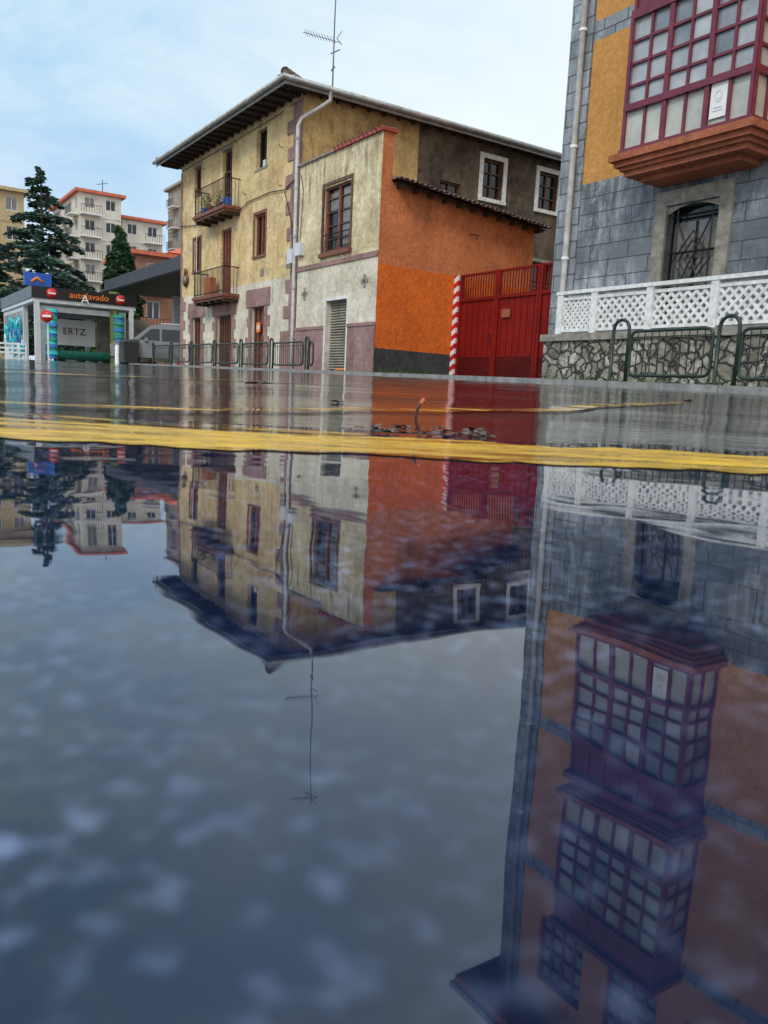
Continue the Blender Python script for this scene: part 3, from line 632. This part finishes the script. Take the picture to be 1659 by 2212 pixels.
# ---------------------------------------------------------------- car wash
KX,KY=-16.9,38.0; kz=gz(40)
K=G('car_wash',(KX,KY,kz),A)
TH=3.45
K.box('roof',blk,-9.2,.15,-.15,4.75,TH-.55,TH); K.box('roof_trim',alum,-9.1,.1,-.1,4.7,TH-.72,TH-.55)
K.box('ceiling',alum,-9.0,.0,0,4.6,TH-.76,TH-.72)
for x in (0,-3,-6,-9): 
    K.box('columns',alum,x-.1,x+.1,-.02,.2,0,TH-.72); K.box('columns',alum,x-.1,x+.1,4.4,4.6,0,TH-.72)
K.box('side_wall',alum,-8.9,-3.1,.0,.06,0,TH-.75)
for k in range(5): K.box('side_glass',curt,-8.8+k*1.15,-7.8+k*1.15,-.03,-.002,1.1,2.5)
rr=random.Random(3)
for k in range(60):
    x=rr.uniform(-8.7,-3.4); z=rr.uniform(.4,1.9); t=rr.uniform(.15,.45); K.tube('graffiti',rr.choice([teal,teal,teal,teal,blueb,whitep]),[(x,-.035-.001*k,z),(x+t*.6,-.035-.001*k,z+t),(x+t*1.6,-.035-.001*k,z+t*.4),(x+t*1.3,-.035-.001*k,z-t*.6)],.06,4)
for y0_,m1 in ((.75,greenb),(3.9,greenb)):
    for k in range(14):
        z=.15+k*.165; K.tube('brushes',blueb if k%3==0 else (teal if k%3==1 and y0_<1 else m1),[(.0,y0_,z),(.0,y0_,z+.16)],.24+.03*(k%2),12)
K.tube('brushes',greenb,[(-.3,.9,.35),(-.3,3.8,.35)],.22,12)
K.box('portal',alum,-.5,-.2,.3,4.3,2.35,2.6); K.box('portal',alum,-.5,-.2,.28,.5,0,2.35); K.box('portal',alum,-.5,-.2,4.1,4.3,0,2.35)
K.box('inner_sign',whitep,-2.7,-2.65,.9,3.4,.9,2.2); text(K,'inner_sign_text','ERTZ',blk,(-2.63,2.35,1.45),(math.pi/2,0,math.pi/2),.48)
K.box('inner_panels',curt,-2.72,-2.66,3.5,6.2,.3,2.5)
R=(math.pi/2,0,math.pi/2)
text(K,'fascia_text','autolavado',orange,(.17,2.45,TH-.40),R,.42)
text(K,'fascia_letter','A',whitep,(.18,2.25,TH-.62),R,.6)
for y in (.75,3.95):
    K.tube('no_entry_symbols',red,[(.15,y,TH-.28),(.18,y,TH-.28)],.24,20); K.box('no_entry_symbols',whitep,.18,.19,y-.16,y+.16,TH-.32,TH-.24)
K.box('roof_sign',blue,-.6,-.4,-.35,.85,TH+.05,TH+.65); K.tube('roof_sign',orange,[(-.395,-.05,TH+.22),(-.395,.2,TH+.42),(-.395,.45,TH+.22)],.06,8)
K.finish()
LF=G('white_fence',(-18.6,36.5,gz(36.5)),math.radians(8))
for k in range(9): LF.box('posts',alum,-3+k*.6,-2.9+k*.6,-.04,.04,0,.75)
for z in (.3,.5,.7): LF.box('rails',alum,-3,1.9,-.06,-.04,z,z+.08)
LF.finish()
g=G('no_entry_sign',(-16.35,36.9,gz(38)),0)
g.tube('pole',pipe,[(.75,-.5,0),(.75,-.5,2.3)],.04,8); g.tube('disc',red,[(.75,-.56,2.0),(.75,-.6,2.0)],.28,20); g.box('bar',whitep,.55,.95,-.612,-.602,1.95,2.05); g.finish()
g=G('green_post',(-13.9,40.2,gz(40)),0); g.box('post',M('olive',(.10,.13,.02),.5),-.16,.16,-.16,.16,0,3.4); g.box('cap',M('olive2',(.16,.2,.03),.5),-.2,.2,-.2,.2,3.4,3.55); g.finish()
g=G('bollard',(-12.4,36.2,gz(36)),0); g.tube('post',whitep,[(0,0,0),(0,0,.85)],.1,12,.085); g.tube('cap',alum,[(0,0,.85),(0,0,.9)],.085,12,.03); g.finish()
g=G('waste_container',(-11.75,35.9,gz(36)),A)
cm=M('container',(.03,.032,.035),.5); g.add('body',cm,[(-.33,-.3,.12),(.33,-.3,.12),(.33,.3,.12),(-.33,.3,.12),(-.38,-.34,1.0),(.38,-.34,1.0),(.38,.34,1.0),(-.38,.34,1.0)],[(0,1,2,3),(0,1,5,4),(1,2,6,5),(2,3,7,6),(3,0,4,7)])
g.add('lid',cm,[(-.41,-.37,1.0),(.41,-.37,1.0),(.41,.37,1.0),(-.41,.37,1.0),(-.33,-.22,1.12),(.33,-.22,1.12),(.33,.32,1.16),(-.33,.32,1.16)],[(4,5,6,7),(0,1,5,4),(1,2,6,5),(2,3,7,6),(3,0,4,7),(0,1,2,3)])
for x in (-.25,.25):
    for y in (-.22,.22): g.tube('wheels',rubber,[(x-.04,y,.1),(x+.04,y,.1)],.1,10)
g.finish()
g=G('petrol_station_canopy',(O[0],O[1],gz(42)),A)
g.box('roof',canop,-29,-14.6,1.2,11,4.7,5.35); g.box('underside',M('canopy_under',(.12,.12,.13),.5),-28.9,-14.7,1.3,10.9,4.66,4.7)
for s in (-17,-22,-27): g.box('columns',alum,s-.2,s+.2,5,5.4,0,4.7); g.box('pumps',red,s+1,s+1.5,4.9,5.6,0,1.5); g.box('pumps',alum,s+.98,s+1.52,4.88,5.62,1.5,1.8)
g.finish()
# parked van
g=G('parked_van',(-13.0,37.3,gz(38)+.02),math.radians(14))
prof=[(0,.35),(0,.85),(.1,1.0),(.95,1.15),(1.7,1.80),(2.2,1.92),(4.1,1.90),(4.35,1.70),(4.42,.95),(4.45,.35)]
def ywid(z): return .86 if z<1.05 else .86-.22*(z-1.05)
vs=[(x,s_*ywid(z),z) for s_ in (-1,1) for x,z in prof]; n=len(prof)
fs=[tuple(range(n)),tuple(range(n,2*n))]+[(i,(i+1)%n,(i+1)%n+n,i+n) for i in range(n)]
g.add('body',carp,vs,fs)
for s_ in (-1,1):
    for (xa,xb,xc,xd) in ((1.2,2.15,2.15,1.78),(2.25,3.15,3.15,2.25),(3.25,4.2,4.12,3.25)):
        g.quad('windows',glass,[(xa,s_*(ywid(1.15)+.006),1.15),(xb,s_*(ywid(1.15)+.006),1.15),(xc,s_*(ywid(1.68)+.006),1.68),(xd,s_*(ywid(1.68)+.006),1.68)])
    for x in (.85,3.6):
        g.tube('wheels',rubber,[(x,s_*.72,.33),(x,s_*.89,.33)],.33,18); g.tube('wheels',alum,[(x,s_*.885,.33),(x,s_*.9,.33)],.2,12)
    g.box('lights',light_r,4.36,4.46,s_*.72-.1,s_*.72+.1,.95,1.25); g.box('lights',whitep,-.02,.1,s_*.62-.15,s_*.62+.15,.72,.88)
    g.box('roof_rails',alum,2.2,4.0,s_*.62-.02,s_*.62+.02,1.93,1.97); g.box('mirrors',carp,1.5,1.65,s_*.98-.1,s_*.98+.1,1.08,1.24)
g.quad('windscreen',glass,[(.98,-.8,1.19),(.98,.8,1.19),(1.68,.7,1.79),(1.68,-.7,1.79)])
g.box('plate',whitep,-.03,-.01,-.26,.26,.45,.56); g.box('bumper',blk,-.05,.1,-.84,.84,.3,.5); g.finish()
# ---------------------------------------------------------------- distant buildings
def block(name,X,Y,rot,w,d,h,fl,nw,nd,wm,rm,balc=None,base=1.0):
    g=G(name,(X,Y,base),rot); fh=h/fl
    def opl(L_,n): 
        return [(L_*(i+.5)/n-.6,L_*(i+.5)/n+.6,f*fh+fh*.35,f*fh+fh*.82) for f in range(fl) for i in range(n)]
    for part,W,L_,n in (('front_wall',lambda a,dd,z:(-a,dd,z),w,nw),('side_wall',lambda a,dd,z:(-dd,a,z),d,nd)):
        ops=opl(L_,n); wall(g,part,W,0,L_,0,h,ops,wm,.2)
        for o in ops: window(g,W,*o,alum,glass if random.random()<.6 else curt,2,1,.1,.07)
        for f in range(1,fl): g.box('floor_bands',wm,0,L_,-.06,0,f*fh-.1,f*fh+.1,W)
        if balc:
            for i in balc:
                a=L_*(i+.5)/n
                if a>L_: continue
                for f in range(1,fl):
                    g.box('balconies',whitep,a-1.2,a+1.2,-1.0,-.01,f*fh+.02,f*fh+.15,W)
                    for k in range(9): g.box('balconies',iron,a-1.2+k*.3,a-1.16+k*.3,-1.0,-.96,f*fh+.15,f*fh+1.1,W)
                    g.box('balconies',iron,a-1.2,a+1.24,-1.01,-.95,f*fh+1.1,f*fh+1.16,W)
    g.quad('rear_walls',wm,[(-w,0,0),(-w,d,0),(-w,d,h),(-w,0,h)]); g.quad('rear_walls',wm,[(0,d,0),(-w,d,0),(-w,d,h),(0,d,h)])
    g.box('roof',rm,-w-.5,.5,-.5,d+.5,h,h+.35)
    g.finish(); return g
block('apartment_building',-49.6,85.2,A,22,10,18.6,6,7,4,apY,apY,[1,4])
block('apartment_building',-38.6,99.5,A,15,5,21,8,5,2,apW,apR,[0,2])
block('apartment_building',-34.8,103.6,A,9,5.2,18.9,7,3,2,apW,apR,[1])
block('tower_block',-29,112,A,7,12,25.5,9,3,4,apT,apT,[1])
block('brick_apartment_building',-22.9,72,A,9,12,9.9,3,3,4,brickm,apR,[0,2])
g=G('brick_house',(-21.4,78,1),A); g.box('walls',brickm,-7,0,0,12,0,11); g.add('roof',apR,[(-7.6,-.6,11),(.6,-.6,11),(.6,12.6,11),(-7.6,12.6,11),(-3.5,4,13),(-3.5,9,13)],[(0,1,4),(1,2,5,4),(2,3,5),(3,0,4,5),(0,1,2,3)])
for k in range(3): g.box('windows',glass,-.0,.03,1.5+k*3,2.7+k*3,8,9.6); g.box('windows',whitep,.03,.05,1.4+k*3,2.8+k*3,7.8,8.0)
g.finish()
g=G('rooftop_antenna',(-37,103,21.3),0); g.tube('mast',ant,[(0,0,0),(0,0,3)],.06,5); g.tube('bars',ant,[(-.7,0,2.4),(.7,0,2.6)],.04,4); g.finish()
# ---------------------------------------------------------------- trees
def conifer(name,X,Y,h,r,tiers,per,dens,sz,droop,base=.12,mats=None):
    g=G(name,(X,Y,gz(Y)),random.random()*6); mats=mats or (leafA,leafB)
    g.tube('trunk',bark,[(0,0,0),(.05,0,h*.5),(0,0,h*.98)],.32,8,.04)
    for k in range(tiers):
        t=k/(tiers-1); z=h*(base+(1-base)*t)
        for j in range(per):
            a=random.random()*6.283; Lr=r*(1-t)**.85*random.uniform(.55,1.15)+.25; z0=z+random.uniform(-.25,.25)*h/tiers*2
            dx,dy=math.cos(a),math.sin(a)
            tip=(dx*Lr,dy*Lr,z0-droop*Lr+.08*Lr); mid=(dx*Lr*.5,dy*Lr*.5,z0+.06*Lr)
            g.tube('limbs',bark,[(0,0,z0),mid,tip],.06,4,.015)
            for q in range(int(dens*Lr)):
                u=random.uniform(.12,1.05)**.8; w_=.32*Lr*(1.1-u)+.12
                off=random.gauss(0,w_*.5); px=dx*Lr*u-dy*off; py=dy*Lr*u+dx*off
                pz=z0+.12*Lr*u*(1-u)*2-droop*Lr*u*u+random.gauss(0,.09)-abs(off)*.15
                s_=sz*random.uniform(.6,1.4); b_=random.random()*6.283; ux,uy=math.cos(b_)*s_,math.sin(b_)*s_
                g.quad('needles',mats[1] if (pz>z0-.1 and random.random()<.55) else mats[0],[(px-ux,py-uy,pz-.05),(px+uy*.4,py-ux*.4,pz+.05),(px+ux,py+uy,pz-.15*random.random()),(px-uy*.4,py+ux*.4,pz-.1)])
    g.finish()
conifer('cedar_tree',-25.6,59,13.4,5.6,14,8,50,.20,.13)
conifer('cedar_tree',-32.0,62,12.0,5.6,13,8,46,.24,.13)
conifer('fir_tree',-20.3,60,9.9,2.5,22,11,85,.2,.35,.06,(firA,firB))
def bush(X,Y,r,h,mats):
    g=G('bush',(X,Y,gz(Y)),0)
    for i in range(11):
        c_=(random.gauss(0,r*.4),random.gauss(0,r*.3),h*random.uniform(.3,.9)); g.tube('stems',bark,[(0,0,0),c_],.04,4,.01); foliage(g,'leaves',c_,(r*.3,r*.3,h*.18),180,mats,.13)
    g.finish()
bush(-17.5,58,1.8,2.8,[leafY,leafC]); bush(-20,56,1.8,2.4,[firA,leafC]); bush(-15.3,58,1.5,2.6,[leafY,leafC]); bush(-24,57,2,2.5,[leafA,leafB]); bush(-29,57,2.5,3,[leafA,leafC])
# ---------------------------------------------------------------- light, sky
hx,hy=-.5,-.866; EL=math.radians(42)
w=bpy.data.worlds.new('World'); scene.world=w; w.use_nodes=True; n=w.node_tree.nodes; l=w.node_tree.links
bg=n['Background']; sky=n.new('ShaderNodeTexSky'); sky.sky_type='NISHITA'; sky.sun_disc=False; sky.sun_elevation=EL; sky.sun_rotation=math.atan2(hx,hy)
bg.inputs['Strength'].default_value=.1
tc=n.new('ShaderNodeTexCoord'); sx=n.new('ShaderNodeSeparateXYZ'); l.new(tc.outputs['Generated'],sx.inputs[0])
mp=n.new('ShaderNodeMapping'); mp.inputs['Scale'].default_value=(1,1,1.8); l.new(tc.outputs['Generated'],mp.inputs[0])
cf=rng(n,l,noi(n,l,mp.outputs[0],3.2,10,.6,.4),.38,.62)
cl=mix(n,l,cf,(4.6,7.2,9.8),(8.2,9.8,10.4))
cl=mix(n,l,rng(n,l,sx.outputs[2],.30,.02,0,.6),cl,(6.6,7.6,9.9))
rt=rng(n,l,sx.outputs[0],-.30,.18)
cl=mix(n,l,mul(n,l,rt,.85),cl,(10.1,10.8,10.9))
zen=rng(n,l,sx.outputs[2],.66,1.0); cl=mix(n,l,zen,cl,(15,16,17))
back=rng(n,l,sx.outputs[1],-.1,-.8); cl=mix(n,l,mul(n,l,back,.8),cl,(14,14.2,14.2))
fin=mix(n,l,.92,sky.outputs[0],cl); l.new(fin,bg.inputs['Color'])
sun=bpy.data.lights.new('sun','SUN'); sun.energy=1.5; sun.angle=math.radians(12); sun.color=(1,.94,.86)
so=bpy.data.objects.new('sun',sun); scene.collection.objects.link(so)
d=Vector((hx*math.cos(EL),hy*math.cos(EL),math.sin(EL))); so.rotation_euler=d.to_track_quat('Z','Y').to_euler()
# ---------------------------------------------------------------- camera
cam=bpy.data.cameras.new('camera'); co=bpy.data.objects.new('camera',cam); scene.collection.objects.link(co)
p=math.radians(8.83); r=math.atan(.047)
f=Vector((0,math.cos(p),-math.sin(p))); R0=Vector((1,0,0)); U0=Vector((0,math.sin(p),math.cos(p)))
Rv=R0*math.cos(r)+U0*math.sin(r); Uv=U0*math.cos(r)-R0*math.sin(r)
m=Matrix((Rv,Uv,-f)).transposed().to_4x4(); m.translation=Vector((0,0,.1)); co.matrix_world=m
cam.sensor_fit='HORIZONTAL'; cam.sensor_width=24; cam.lens=24*1700/1659
cam.clip_start=.004; cam.clip_end=1500
cam.dof.use_dof=True; cam.dof.focus_distance=9; cam.dof.aperture_fstop=16
scene.camera=co
scene.view_settings.view_transform='Standard'; scene.view_settings.look='None'; scene.view_settings.exposure=0
